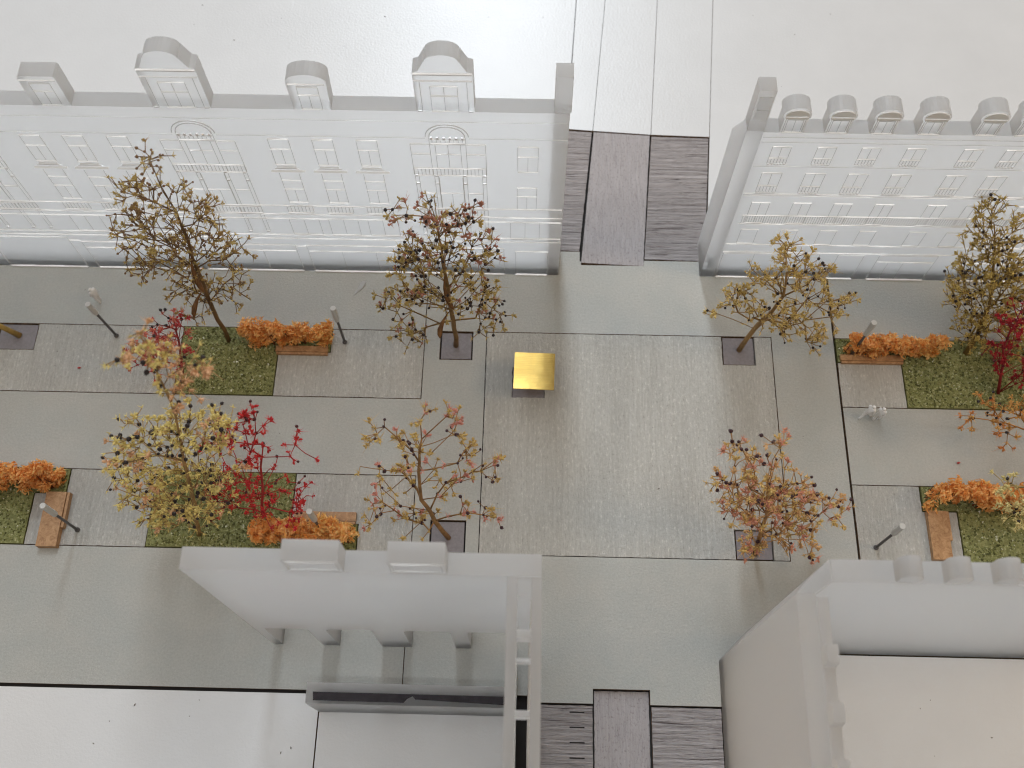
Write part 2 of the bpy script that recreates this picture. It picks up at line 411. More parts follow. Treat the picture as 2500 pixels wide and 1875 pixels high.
CR1 = simple('turf_crumb_dark', (0.10, 0.105, 0.03), 0.7); CR2 = simple('turf_crumb_green', (0.25, 0.26, 0.09), 0.6)
CR3 = simple('turf_crumb_pale', (0.46, 0.46, 0.25), 0.5); CR4 = simple('turf_crumb_white', (0.75, 0.75, 0.6), 0.3)
lawn(L1, 'green flock lawn under the tall brown tree and orange hedge', 1, 3200)
lawn(L2, 'green flock lawn at the left edge behind the wide wooden bench', 2, 1500)
lawn(L3, 'green flock lawn under the yellow tree and the low red tree', 3, 4300)
lawn(L4, 'green flock lawn under the dense olive tree at the right edge', 4, 4300)
lawn(L5, 'green flock lawn beside the upright wooden bench at lower right', 5, 2000)

# ------------------------------------------------------------------ acrylic buildings
RS = random.Random(5)
def strip_h(b, x0, x1, z, yf, w=0.03, d=0.036):     # an engraved ledge; upper face sloped to catch the added strip light, varied to break its glints
    r_ = w / 2; n = max(1, int((x1 - x0) / .45)); x = x0
    sl = [RS.choice((.50, .48, .46, .56, .40, .30)) for _ in range(n + 1)]
    base = len(b.v)
    for i in range(n + 1):
        x = x0 + (x1 - x0) * i / n
        b.v += [(x, yf + .004, z - r_), (x, yf - d * .9, z - r_ * .8), (x, yf - d, z + r_ - d * sl[i]), (x, yf + .004, z + r_)]
    for i in range(n):
        o = base + 4 * i
        for k in range(4): b.f.append((o + k, o + 4 + k, o + 4 + (k + 1) % 4, o + (k + 1) % 4)); b.mi.append(0)
    b.f += [(base + 3, base + 2, base + 1, base), (base + 4 * n, base + 4 * n + 1, base + 4 * n + 2, base + 4 * n + 3)]; b.mi += [0, 0]
def strip_v(b, x, z0, z1, yf, w=0.015, d=0.012): b.box(x - w / 2, x + w / 2, yf - d, yf + 0.0035, z0, z1)
def arc_pts(cx, cz, rx, rz, a0=0, a1=math.pi, n=14):
    return [(cx + rx * math.cos(a0 + (a1 - a0) * i / n), cz + rz * math.sin(a0 + (a1 - a0) * i / n)) for i in range(n + 1)]
def strip_arc(b, pts, yf, w=0.022, d=0.022):
    for (xa, za), (xb, zb) in zip(pts[:-1], pts[1:]):
        dx, dz = xb - xa, zb - za; L = math.hypot(dx, dz); nx, nz = -dz / L * w / 2, dx / L * w / 2
        b.prism([(xa - nx, za - nz), (xb - nx, zb - nz), (xb + nx, zb + nz), (xa + nx, za + nz)], yf - d, yf + 0.003, 'y')
def frame(b, x0, x1, z0, z1, yf=0.0):
    strip_h(b, x0, x1, z1, yf); strip_h(b, x0, x1, z0, yf); strip_v(b, x0, z0 + .013, z1 - .013, yf); strip_v(b, x1, z0 + .013, z1 - .013, yf)

# back-left building ------------------------------------------------
YB, TH = 4.05, 0.47
BL = tag(empty('acrylic_building', (-8, YB, 0)), 'long frosted acrylic facade with arched bays behind the tall brown tree', 'building', 'acrylic model buildings')
BL_o = Vector((-8, YB, 0))
def sub(bld_o):   # world -> local offset for children
    return lambda x, y, z: (x - bld_o.x, y - bld_o.y, z - bld_o.z)
def wl(b, bld):
    o = bld.location
    b.v = [(p[0] - o.x, p[1] - o.y, p[2] - o.z) for p in b.v]; return b
def plate(name, poly, a0, a1, axis, bld, plain=False):
    b = MB(); b.prism(poly, a0, a1, axis, 0, 0 if plain else 1); return wl(b, bld).build(name, [FROST, EDGE], bld)
def child(name, me, bld, x, y, z):
    return inst(name, me, bld, (x - bld.location.x, y - bld.location.y, z - bld.location.z))
ZP = 8.42
plate('facade_wall', [(-20, 0), (1.47, 0), (1.47, ZP), (-20, ZP)], YB, YB + TH, 'y', BL)
plate('side_wall', [(YB + TH + .01, 0), (5.6, 0), (5.6, 7.0), (YB + TH + .01, 8.3)], 1.05, 1.49, 'x', BL)
b = MB(); b.prism([(1.06, ZP + .004), (1.505, ZP + .004), (1.505, 9.8), (1.06, 9.8)], YB + .02, YB + TH, 'y', 1, 1)
wl(b, BL).build('chimney', [FROST, EDGE], BL)

def dormer_flat(): return [(-0.49, 0), (0.49, 0), (0.49, 1.05), (0.45, 1.12), (-0.45, 1.12), (-0.49, 1.05)]
def dormer_arch(): return [(-0.49, 0), (0.49, 0), (0.52, 1.02)] + arc_pts(0, 1.05, 0.52, 0.28) + [(-0.52, 1.02)]
def dormer_big():
    return [(-0.76, 0), (0.76, 0), (0.76, 1.47), (0.62, 1.52), (0.48, 1.80), (0.45, 1.88)] + arc_pts(0, 1.86, 0.43, 0.25) + [(-0.45, 1.88), (-0.48, 1.80), (-0.62, 1.52), (-0.76, 1.47)]
def win_mesh(name, w, h, bar, mull, extra=None):
    b = MB(); frame(b, -w / 2, w / 2, 0, h)
    if bar: strip_h(b, -w / 2, w / 2, bar, 0)
    if mull: strip_v(b, 0, 0.01, bar if bar and mull == 1 else h, 0)
    if extra: extra(b)
    return b.mesh(name, ENGR)
def dormer_parts(kind):
    b = MB(); poly = {'flat': dormer_flat, 'arch': dormer_arch, 'big': dormer_big}[kind]()
    b.prism(poly, 0, TH, 'y', 0, 1); dm = b.mesh('dormer', [FROST, EDGE])
    b = MB()
    if kind == 'big':
        strip_h(b, -.74, .74, 1.45, 0, .06, .045); strip_h(b, -.74, .74, 1.2, 0); strip_v(b, -.6, 0, 1.19, 0); strip_v(b, .6, 0, 1.19, 0)
        for x in (-.67, .67): b.box(x - .06, x + .06, -.03, .002, .01, .04)
        strip_h(b, -.36, .36, 0.03, 0)
        fm = b.mesh('moulding', ENGR)
        wm = win_mesh('window', .70, .97, .60, 2)
    else:
        strip_h(b, -.47, .47, .99, 0)
        fm = b.mesh('moulding', ENGR); wm = win_mesh('window', .54, .86, .55, 1)
    return dm, fm, wm
DP = {k: dormer_parts(k) for k in ('flat', 'arch', 'big')}
def add_dormer(kind, x, bld, y, z):
    dm, fm, wm = DP[kind]
    d = child('dormer', dm, bld, x, y, z + .006)
    inst('moulding', fm, d, (0, 0, 0)); inst('window', wm, d, (0, 0, .03))
    return d
for k, x in (('flat', -12.17), ('big', -8.74), ('arch', -5.29), ('big', -1.79), ('arch', -15.6)): add_dormer(k, x, BL, YB, ZP)

U = win_mesh('window', .57, 1.17, .72, 1)
def low_extra(b):
    strip_v(b, -.285, 1.13, 1.46, 0); strip_v(b, .285, 1.13, 1.46, 0)
Lw = win_mesh('window', .57, 1.12, .68, 1, low_extra)
b = MB()
def wedge(b, xt, xb, zt, zb, d):     # a sill that slopes out towards its lower edge
    v = [(-xt, -.01, zt), (xt, -.01, zt), (-xb, -d, zb), (xb, -d, zb), (-xt, .003, zt), (xt, .003, zt), (-xb, .003, zb - .01), (xb, .003, zb - .01)]
    b.add(v, [(2, 3, 1, 0), (0, 1, 5, 4), (6, 7, 3, 2), (4, 6, 2, 0), (3, 7, 5, 1), (5, 7, 6, 4)])
wedge(b, .26, .28, .235, .215, .042); wedge(b, .29, .36, .15, .135, .03); wedge(b, .47, .49, .055, .025, .06); b.box(-.485, .485, -.02, -.002, .0, .015)
SILL = b.mesh('sill', ENGR)
def balusters(n, w, h, name='balustrade'):
    b = MB()
    for i in range(n): strip_v(b, -w / 2 + w * i / (n - 1), .015, h - .012, 0, .018)
    strip_h(b, -w / 2, w / 2, 0, 0, .02); strip_h(b, -w / 2, w / 2, h, 0, .02)
    return b.mesh(name, ENGR)
BAL = balusters(8, .78, .36)
for x in (-13.37, -12.18, -10.95, -6.5, -5.28, -4.06):
    w = child('window', U, BL, x, YB, 6.0); inst('sill', SILL, w, (0, 0, -.32))
    child('window', Lw, BL, x, YB, 4.12); child('balustrade', BAL, BL, x - .03, YB, 3.56)
child('window', win_mesh('window', .57, 1.15, .70, 1), BL, .385, YB, 5.83)
child('window', win_mesh('window', .57, 1.13, .70, 1), BL, .37, YB, 3.91)
child('window', win_mesh('window', .90, .95, None, 2), BL, .325, YB, 2.26)
# the three arched bays
def bay_meshes():
    b = MB()
    for s in (-1, 1):
        strip_v(b, s * 1.04, 5.62, 7.05, 0); strip_v(b, s * .5, 5.62, 7.33, 0); strip_v(b, s * .35, 5.98, 7.03, 0)
        strip_h(b, min(s * 1.04, s * .52), max(s * 1.04, s * .52), 7.05, 0); strip_h(b, min(s * 1.02, s * .52), max(s * 1.02, s * .52), 6.61, 0)
    strip_v(b, 0, 5.98, 7.03, 0); strip_h(b, -.33, -.02, 6.60, 0); strip_h(b, .02, .33, 6.60, 0); strip_h(b, -.48, .48, 7.07, 0, .05, .04)
    strip_arc(b, arc_pts(0, 7.36, .49, .44), 0); strip_arc(b, arc_pts(0, 7.38, .59, .52), 0)
    for i in range(6): b.box(-.46 + .17 * i, -.40 + .17 * i, -.045, .002, 7.28, 7.36)
    for i in range(8): strip_v(b, -.42 + .12 * i, 7.12, 7.27, 0, .015)
    strip_h(b, -.48, .48, 7.27, 0, .018)
    big = b.mesh('window', ENGR)
    rail = balusters(20, 2.06, .34)
    b = MB()
    for s in (-1, 1):
        for c in (.97, .41):
            for e in (-.055, .055): strip_v(b, s * c + e, 2.5, 5.58, 0)
            b.box(s * c - .05, s * c + .05, -.045, .003, 5.21, 5.25); b.box(s * c - .05, s * c + .05, -.045, .003, 2.47, 2.51)
            b.box(s * c - .04, s * c + .04, -.045, .003, 5.585, 5.635)
    pil = b.mesh('pilaster', ENGR)
    b = MB()
    strip_h(b, -.9, -.48, 4.72, 0); strip_h(b, -.34, .34, 4.72, 0); strip_h(b, .48, .9, 4.72, 0); strip_v(b, 0, 3.95, 4.70, 0)
    for s in (-1, 1): strip_v(b, s * .34, 3.95, 5.5, 0)
    low = b.mesh('window', ENGR)
    return big, rail, pil, low
bigw, brail, bpil, blow = bay_meshes()
for x in (-1.83, -8.75, -15.67):
    child('window', bigw, BL, x, YB, 0); child('balustrade', brail, BL, x, YB, 5.61); child('pilasters', bpil, BL, x, YB, 0)
    child('window', blow, BL, x, YB, 0); child('balustrade', brail, BL, x, YB, 3.52)
for z, w in ((8.0, .018), (7.3, .018), (3.93, .03), (3.46, .024), (3.22, .03), (2.29, .024), (2.07, .024)):
    b = MB()
    if z == 7.3:
        e = [-20, -16.28, -15.06, -9.35, -8.15, -2.43, -1.23, 1.44]
        for i in range(0, 8, 2): strip_h(b, e[i], e[i + 1], z, YB, w, .012)
    else: strip_h(b, -20, 1.44, z, YB, w * .8 if z > 7 else w, .012 if z > 7 else .036)
    wl(b, BL).build('string_course', ENGR, BL)
def shop(x0, x1, zt, zi, vs, bld, yf):
    b = MB(); frame(b, x0, x1, .045, zt, yf)
    b.box(x0 + .02, x1 - .02, yf - .045, yf + .002, .01, .035)
    if zi: strip_h(b, x0 + .04, x1 - .04, zi, yf)
    for v in vs: strip_v(b, v, .06, (zi or zt) - .014, yf)
    wl(b, bld).build('shop_window', ENGR, bld)
shop(-17.1, -14.47, 1.9, None, [], BL, YB)
for a, c in ((-14.09, -10.6), (-10.4, -7.12), (-6.75, -3.4), (-3.12, -.35)):
    shop(a, c, 1.66, 1.3, [a + (c - a) * t for t in (.33, .66)], BL, YB)
shop(.03, 1.08, 1.5, None, [], BL, YB)
for a, c, z in ((-10.6, -10.4, 1.6), (-7.12, -6.75, 1.6), (-14.45, -14.1, 1.72)):
    b = MB(); strip_h(b, a, c, z, YB); wl(b, BL).build('fascia', ENGR, BL)
for xs in ((-7.0, -6.54, -6.07), (-5.77, -5.31, -4.86), (-4.55, -4.09, -3.62), (-13.87, -13.41, -12.94), (-12.64, -12.18, -11.72), (-11.42, -10.96, -10.5)):
    b = MB()
    for x in xs: strip_v(b, x, 2.305, 3.2, YB)
    strip_h(b, xs[0], xs[2], 2.33, YB); strip_h(b, xs[0], xs[2], 3.19, YB, .02, .015)
    wl(b, BL).build('window', ENGR, BL)

# back-right building -----------------------------------------------
YR, ZR = 4.11, 7.70
BR = tag(empty('acrylic_building', (14, YR, 0)), 'frosted acrylic facade with a row of arched dormers at upper right', 'building', 'acrylic model buildings')
plate('facade_wall', [(6.68, 0), (20, 0), (20, ZR), (6.68, ZR)], YR, YR + TH, 'y', BR)
plate('side_wall', [(YR - .01, 0), (5.4, 0), (5.4, 6.2), (YR + TH, 7.6), (YR + .45, 7.75), (YR - .01, 7.75)], 6.22, 6.67, 'x', BR, True)
b = MB(); b.prism([(6.23, 7.754), (6.68, 7.754), (6.68, 9.35), (6.23, 9.35)], YR + .0, YR + .45, 'y', 1, 1)
ch = wl(b, BR).build('chimney', [FROST, EDGE], BR)
for z0, z1 in ((8.22, 8.62), (8.66, 9.12)):
    b = MB(); b.box(6.29, 6.62, YR - .03, YR - .004, z0, z1); wl(b, BR).build('panel', [FROST], BR)
def dorm2():
    b = MB(); b.prism([(-.31, 0), (.31, 0), (.31, .56), (.36, .62)] + arc_pts(0, .70, .37, .30) + [(-.36, .62), (-.31, .56)], 0, TH, 'y', 0, 1); dm = b.mesh('dormer', [FROST, EDGE])
    b = MB(); b.box(-.30, .30, -.05, .002, .61, .68); strip_v(b, -.26, .02, .58, 0); strip_v(b, .26, .02, .58, 0); strip_h(b, -.28, .28, .03, 0)
    b.prism(arc_pts(0, .71, .31, .22), -.03, .003, 'y')
    return dm, b.mesh('moulding', ENGR), win_mesh('window', .42, .52, None, 2)
d2, f2, w2 = dorm2()
COLS = (7.33, 8.56, 9.77, 10.99, 12.54, 13.68)
for x in (7.42, 8.61, 9.81, 11.05, 12.57, 13.62, 14.85):
    d = child('dormer', d2, BR, x, YR, ZR + .006); inst('moulding', f2, d, (0, 0, 0)); inst('window', w2, d, (0, 0, .04))
def railed(w, h, rh, n):
    def ex(b):
        strip_h(b, -w / 2, w / 2, rh, 0)
        for i in range(1, n): strip_v(b, -w / 2 + w * i / n, .02, rh - .012, 0, .016)
        for i in range(n): b.box(-w / 2 + w * (i + .3) / n, -w / 2 + w * (i + .7) / n, -.04, .002, .014, .04)
    return win_mesh('window', w, h, None, 2, ex)
R1, R2, R3, R4 = railed(.52, .79, .28, 6), railed(.57, .97, .34, 6), win_mesh('window', .54, 1.09, None, 2), win_mesh('window', .52, .81, None, 0)
for x in COLS + (15.2, 16.3, 17.4):
    child('window', R1, BR, x, YR, 6.32); child('window', R2, BR, x, YR, 4.94); child('window', R3, BR, x, YR, 3.34); child('window', R4, BR, x - .03, YR, 2.15)
for z, x1, w in ((7.5, 20, .02), (7.29, 20, .02), (6.2, 20, .02), (4.88, 20, .022), (4.80, 20, .02), (2.1, 20, .022), (1.63, 20, .026)):
    b = MB(); strip_h(b, 6.72, x1, z, YR, w, .012 if z > 6 else .032); wl(b, BR).build('string_course', ENGR, BR)
bb = MB(); strip_h(bb, 6.9, 18, 3.74, YR, .035); strip_h(bb, 6.9, 18, 3.28, YR, .03)
for i in range(150): strip_v(bb, 6.95 + i * .073, 3.30, 3.72, YR, .014)
wl(bb, BR).build('balcony', ENGR, BR)
for a, c, vs, zt, zi in ((6.75, 9.86, (7.76,), 1.55, None), (10.45, 11.29, (), 1.55, None), (11.78, 13.66, (12.19, 12.68), 1.55, 1.15), (14.4, 16.5, (15.1, 15.8), 1.55, 1.15)):
    shop(a, c, zt, zi, vs, BR, YR)
b = MB(); strip_v(b, 14.42, 1.9, 4.8, YR); strip_v(b, 14.5, 1.9, 4.8, YR); wl(b, BR).build('pilaster', ENGR, BR)

# front-left building (we look at its back and down on its top) ------
YF = -8.37
FL = tag(empty('acrylic_building', (-3, YF, 0)), 'frosted acrylic arcade building on pillars, nearest at lower left', 'building', 'acrylic model buildings')
arc = [(-6.68, 0), (-6.42, 0), (-6.42, 2.42), (-6.30, 2.5), (-5.35, 2.5), (-5.24, 2.4), (-5.24, 0), (-4.77, 0), (-4.77, 2.42), (-4.66, 2.52), (-3.66, 2.52), (-3.54, 2.4),
       (-3.54, 0), (-2.69, 0), (-2.69, 2.42), (-2.58, 2.56), (-1.52, 2.56), (-1.42, 2.42), (-1.42, 0), (-.98, 0), (-.98, 2.42), (-.86, 2.56), (.14, 2.56), (.86, 2.56), (.86, 9.1), (-6.68, 9.1)]
plate('facade_wall', arc, YF, YF + TH, 'y', FL)
for x in (-3.82, -1.68):
    b = MB(); b.prism([(-.58, 0), (.58, 0), (.58, .86), (-.58, .86)], 0, .43, 'y', 0, 1)
    d = child('dormer', b.mesh('dormer', [FROST, EDGE]), FL, x, YF + .02, 9.106)
    b = MB(); strip_h(b, -.5, .5, .12, 0, .02, .012); strip_v(b, -.5, .11, .7, 0); strip_v(b, .5, .11, .7, 0); strip_h(b, -.5, .5, .70, 0, .02, .012); inst('moulding', b.mesh('moulding', ENGR), d, (0, 0, 0))
# street side of the same sheet
b = MB(); yo = YF + TH
for z in (8.6, 7.4, 5.0, 3.2): b.box(-6.6, .8, yo - .003, yo + .03, z - .013, z + .013)
wl(b, FL).build('string_course', ENGR, FL)
plate('side_wall', [(-16, 0), (YF - .01, 0), (YF - .01, 9.1), (-16, 9.1)], .15, .36, 'x', FL)
plate('side_wall', [(-16, 0), (YF - .01, 0), (YF - .01, 9.1), (-16, 9.1)], .66, .87, 'x', FL)
for y0, y1, z in ((-8.75, -8.38, 9.07), (-9.62, -9.45, 9.06), (-10.07, -10.02, 9.06), (-11.15, -11.02, 9.05), (-13.5, -13.3, 9.05)):
    b = MB(); b.box(.365, .655, y0, y1, z - .5, z); wl(b, FL).build('spacer', [FROST], FL)
b = MB(); b.box(-5.2, .145, -10.22, -9.68, .0, 2.05); wl(b, FL).build('plinth_wall', [FROST], FL)
b = MB(); b.prism([(-5.0, -10.14), (-2.6, -10.15), (-2.52, -10.05), (-2.38, -9.98), (-2.3, -10.06), (.05, -10.15), (.08, -9.93), (-5.02, -9.92)], 2.053, 2.057, 'z'); wl(b, FL).build('seen_gap_strip', [SEEN_GAP], FL)  # added strip: paints the dark view down through the wall's top edge

# front-right building ----------------------------------------------
FR = tag(empty('acrylic_building', (10, -8.3, 0)), 'frosted acrylic corner building with a cut corner at lower right', 'building', 'acrylic model buildings')
plate('facade_wall', [(6.93, 0), (20, 0), (20, 8.85), (6.93, 8.85)], -8.28, -7.8, 'y', FR)
plate('corner_wall', [(6.15, -8.53), (6.9, -7.8), (6.925, -8.28), (6.55, -8.53)], 0, 8.85, 'z', FR)
plate('side_wall', [(-16, 0), (-8.54, 0), (-8.54, 8.85), (-16, 8.85)], 6.15, 6.55, 'x', FR, True)
cren = [(-16, 8.45), (-8.6, 8.45), (-8.6, 8.86)]
yb = -9.62
cren += [(-9.6, 8.86), (-9.62, 9.2), (-9.98, 9.2), (-10.02, 8.86), (-10.72, 8.86), (-10.74, 9.2), (-11.12, 9.2), (-11.16, 8.86), (-11.78, 8.86), (-11.8, 9.2), (-12.18, 9.2), (-12.2, 8.86), (-16, 8.86)]
plate('inner_wall', cren, 6.57, 6.8, 'x', FR)
for i, x in enumerate((8.47, 9.48, 10.5, 11.5, 12.5)):
    b = MB(); b.prism([(-.24, 0), (.24, 0), (.22, .2)] + arc_pts(0, .26, .24, .30) + [(-.22, .2)], 0, .44, 'y', 0, 1)
    child('dormer', b.mesh('dormer', [FROST, EDGE]), FR, x, -8.26, 8.856)
b = MB()
for z in (8.3, 6.8, 5.0, 3.2): b.box(7.0, 20, -7.803, -7.77, z - .013, z + .013)
wl(b, FR).build('string_course', ENGR, FR)

# ------------------------------------------------------------------ pavilion
PV = tag(empty('pavilion', (0.52, 0.06, -.05)), 'square brushed brass roof plate standing over a dark square on the plaza', 'pavilion')
b = MB(); b.prism([(-.46, -.66), (.80, -.69), (.83, .56), (-.44, .58)], 1.04, 1.085, 'z'); rp = b.build('roof_plate', BRASS, PV)
b = MB(); b.box(-.1, .25, -.15, .15, 0.0, 1.035); b.build('post', SLATE, PV)

# ------------------------------------------------------------------ street lamps
def lamp(x, y, top, label, head_len=.8, tilt=(0, 0)):
    o = tag(empty('street_lamp', (x, y, 0)), label, 'street lamp', 'street lamps of dark pins with pale tubular heads')
    hz = top - head_len; lx, ly = tilt
    P = lambda z: (lx * z, ly * z, z)
    b = MB(); b.tube([P(0.0), P(.02), P(.07), P(.09)], [.07, .08, .07, .045], 10); b.build('foot', STEEL, o, True)
    b = MB(); b.tube([P(.07), P(top * .5), P(hz + .1)], [.044, .043, .042], 10); b.build('pole', STEEL, o, True)
    b = MB()
    ro, ri = .09, .048
    b.tube([P(hz), P(hz + .005), P(hz + .03), P(top - .02), P(top), P(top + .001), P(top - .14)], [.046, ro * .93, ro, ro, ro * .95, ri, ri * .9], 14, cap=True)
    b.build('lamp_head', LAMPW, o, False)
    return o
lamp(-13.05, 1.45, 2.2, 'street lamp leaning over the pavement left of the tall brown tree', .62, (-.05, .0))
lamp(-5.51, 1.37, 2.38, 'street lamp at the right end of the orange hedge left of the plaza')
lamp(-13.05, -5.12, 2.5, 'street lamp crossing the wide wooden bench at the left edge', .85)
lamp(11.0, 1.25, 2.33, 'street lamp rising out of the orange hedge right of the plaza', .8)
lamp(11.03, -5.13, 2.33, 'street lamp on pale veneer beside the upright bench at lower right', .75)
lamp(-5.58, -5.07, 2.33, 'street lamp standing in the hedge behind the arcade building', .85)

# ------------------------------------------------------------------ benches
def bench(x0, x1, y0, y1, h, label, split):
    o = tag(empty('wooden_bench', ((x0 + x1) / 2, (y0 + y1) / 2, 0)), label, 'bench', 'plain wooden benches along the lawns')
    lx, ly = (x1 - x0) / 2, (y1 - y0) / 2
    if split == 'x':   # long along x: seat strip behind, narrow strip in front
        b = MB(); b.box(-lx, lx, -ly + .085, ly, 0.0, h); b.build('seat', WOOD, o)
        b = MB(); b.box(-lx + .03, lx - .01, -ly, -ly + .075, 0.0, h - .02); b.build('edge_strip', WOOD, o)
    else:
        b = MB(); b.box(-lx, lx - .09, -ly, ly, 0.0, h); b.build('seat', WOOD, o)
        b = MB(); b.box(lx - .08, lx, -ly + .6, ly, 0.0, h - .04); b.build('edge_strip', WOOD, o)
    return o
bench(-7.72, -6.02, .87, 1.16, .13, 'narrow wooden bench in front of the orange hedge left of the plaza', 'x')
bench(-14.12, -13.42, -5.7, -4.0, .24, 'wide wooden bench with a lamp leaning across it at the left edge', 'y')
bench(-6.5, -4.62, -4.78, -4.42, .15, 'wooden bench half hidden behind the hedge by the arcade building', 'x')
bench(10.6, 12.62, .93, 1.22, .13, 'narrow wooden bench in front of the orange hedge right of the plaza', 'x')
bench(12.64, 13.3, -5.5, -4.0, .2, 'upright wooden bench below the orange hedge at lower right', 'y')

# ------------------------------------------------------------------ hedges
def m_flake(name, a, b_, c_):
    M, nt, b = mat(name)
    col = ramp(nt, noise(nt, coords(nt), 4.0, 4, 0.7), [(0.3, a), (0.5, b_), (0.72, c_)])
    nt.links.new(col, b.inputs['Base Color']); b.inputs['Roughness'].default_value = 0.45
    tr = N(nt, 'ShaderNodeBsdfTranslucent'); nt.links.new(col, tr.inputs['Color'])
    mx = N(nt, 'ShaderNodeMixShader'); mx.inputs[0].default_value = .35
    nt.links.new(b.outputs[0], mx.inputs[1]); nt.links.new(tr.outputs[0], mx.inputs[2]); nt.links.new(mx.outputs[0], nt.nodes['Material Output'].inputs[0])
    return M
FL_O = m_flake('foliage_orange', (0.80, 0.33, 0.09), (0.93, 0.53, 0.18), (1.0, 0.70, 0.36))
FL_D = m_flake('foliage_deep_orange', (0.72, 0.23, 0.05), (0.88, 0.40, 0.10), (0.95, 0.54, 0.19))
FL_Y = m_flake('foliage_amber', (0.74, 0.40, 0.10), (0.92, 0.60, 0.20), (1.0, 0.76, 0.40))
def hedge(x0, x1, y0, y1, h, label, seed, mats, n, amber=lambda u: .25):
    r = random.Random(seed); b = MB()
    # clumps and holes: a few dozen clump centres carry the flakes, so the edge is uneven and gaps stay open
    cl = []
    L = x1 - x0
    for i in range(int(L * 26)):
        cl.append((r.uniform(x0 + .08, x1 - .08), r.uniform(y0 + .08, y1 - .08), r.uniform(.08, h) ** 1.0, r.uniform(.09, .22)))
    holes = [(r.uniform(x0, x1), r.uniform(y0, y1), r.uniform(.3, h), r.uniform(.07, .15)) for _ in range(int(L * 9))]
    k = 0
    while k < n:
        c = r.choice(cl)
        p = Vector((r.gauss(0, 1), r.gauss(0, 1), r.gauss(0, 1))).normalized() * c[3] * r.uniform(.5, 1.1)
        x, y, z = c[0] + p.x, c[1] + p.y, c[2] + p.z
        if z < .02 or any((x - q[0]) ** 2 + (y - q[1]) ** 2 + (z - q[2]) ** 2 < q[3] ** 2 for q in holes): continue
        k += 1
        q = Quaternion((r.gauss(0, 1), r.gauss(0, 1), r.gauss(0, 1), r.gauss(0, 1))).normalized()
        l, w = r.uniform(.09, .26), r.uniform(.03, .085); bend = r.uniform(-.07, .07)
        pts = [(-l / 2, -w / 2 * .5, 0), (0, -w / 2, bend), (l / 2, -w * .2, bend * .2), (l / 2, w * .2, bend * .2), (0, w / 2, bend), (-l / 2, w / 2 * .5, 0)]
        V = [q @ Vector(t) + Vector((x, y, z)) for t in pts]
        u = min(1, max(0, (x - x0) / L))
        mi = 2 if r.random() < amber(u) else (1 if r.random() < .3 else 0)
        b.add(V, [(0, 1, 4, 5), (1, 2, 3, 4)], mi)
    cx, cy = (x0 + x1) / 2, (y0 + y1) / 2
    b.v = [(p[0] - cx, p[1] - cy, p[2]) for p in b.v]
    o = tag(empty('hedge', (cx, cy, 0.02)), label, 'hedge', 'orange foliage hedges')
    f = b.build('foliage', mats, o); f['kind'] = 'stuff'
    bb_ = MB(); rr = random.Random(seed + 50)
    for i in range(int(L * 5)):
        px, py = rr.uniform(x0 + .1, x1 - .1) - cx, rr.uniform(y0 + .1, y1 - .1) - cy
        bb_.tube([(px, py, 0), (px + rr.uniform(-.08, .08), py + rr.uniform(-.08, .08), h * .6)], [.03, .015], 5)
    bb_.build('stems', HSTEM, o)['kind'] = 'stuff'
    return o
HSTEM = simple('hedge_stem', (0.20, 0.06, 0.015), 0.7)
HM = [FL_O, FL_D, FL_Y]
hedge(-8.85, -5.9, 1.12, 1.62, .98, 'orange hedge left of the plaza behind a narrow bench', 11, HM, 4200, lambda u: .12 + .35 * u)
hedge(-17.2, -13.72, -4.0, -3.3, 1.15, 'deep orange hedge at the left edge above the wide bench', 12, HM, 5200, lambda u: .1)
hedge(-7.6, -4.6, -5.5, -4.8, .95, 'orange hedge directly behind the arcade building', 13, HM, 4200, lambda u: .05 + .75 * u ** 1.5)
hedge(10.72, 13.75, 1.14, 1.62, .95, 'orange hedge with a lamp in it right of the plaza', 14, HM, 4200, lambda u: .15 + .5 * u ** 2)
hedge(12.62, 16.2, -4.0, -3.28, 1.15, 'orange hedge above the upright bench at lower right', 15, HM, 5000, lambda u: .2)

# ------------------------------------------------------------------ trees (dried umbels)
def spike(b, o, d, l, r, mi=0):
    d = d.normalized(); u = d.orthogonal().normalized(); w = d.cross(u)
    v = [o + (u * math.cos(a) + w * math.sin(a)) * r for a in (0, 2.094, 4.189)] + [o + d * l]
    b.add(v, [(0, 1, 3), (1, 2, 3), (2, 0, 3)], mi)
def seed_head(seed, mats, hair):
    r = random.Random(seed); b = MB(); O = Vector((0, 0, 0))
    n = r.randint(6, 9)
    for i in range(n):       # pointed bracts, opened like a star
        a = 6.283 * i / n + r.uniform(-.3, .3)
        d = Vector((math.cos(a), math.sin(a), r.uniform(.1, .9)))
        spike(b, O + d * .01, d, r.uniform(.10, .22), r.uniform(.010, .019))
    for i in range(r.randint(2, 3)):
        d = Vector((r.gauss(0, .6), r.gauss(0, .6), 1)); o = O + d.normalized() * r.uniform(.04, .07)
        b.tube([o, o + d * .035, o + d * .06], [.02, .036, .012], 5, 1)
    if hair:
        for i in range(r.randint(1, 3)):
            d = Vector((r.gauss(0, 1), r.gauss(0, 1), r.uniform(0, 1))); spike(b, O, d, r.uniform(.25, .42), .007)
    b.tube([O - Vector((0, 0, .04)), O, O + Vector((0, 0, .04))], [.012, .034, .02], 6, 1)
    return b.mesh('seed_head', mats)
def berry_mesh(seed, mt):
    r = random.Random(seed); b = MB(); v = []; f = []
    rings = [(0.0, -1.0), (.7, -.7), (1.0, -.05), (.85, .55), (.45, .85), (.3, 1.02)]
    b.tube([(0, 0, z * .062) for _, z in rings], [max(q, .12) * .066 * r.uniform(.92, 1.08) for q, _ in rings], 8)
    for i in range(4):
        a = 1.57 * i + r.uniform(-.3, .3); spike(b, Vector((.02 * math.cos(a), .02 * math.sin(a), .055)), Vector((math.cos(a), math.sin(a), 1.2)), .045, .012)
    return b.mesh('berry', mt, False)
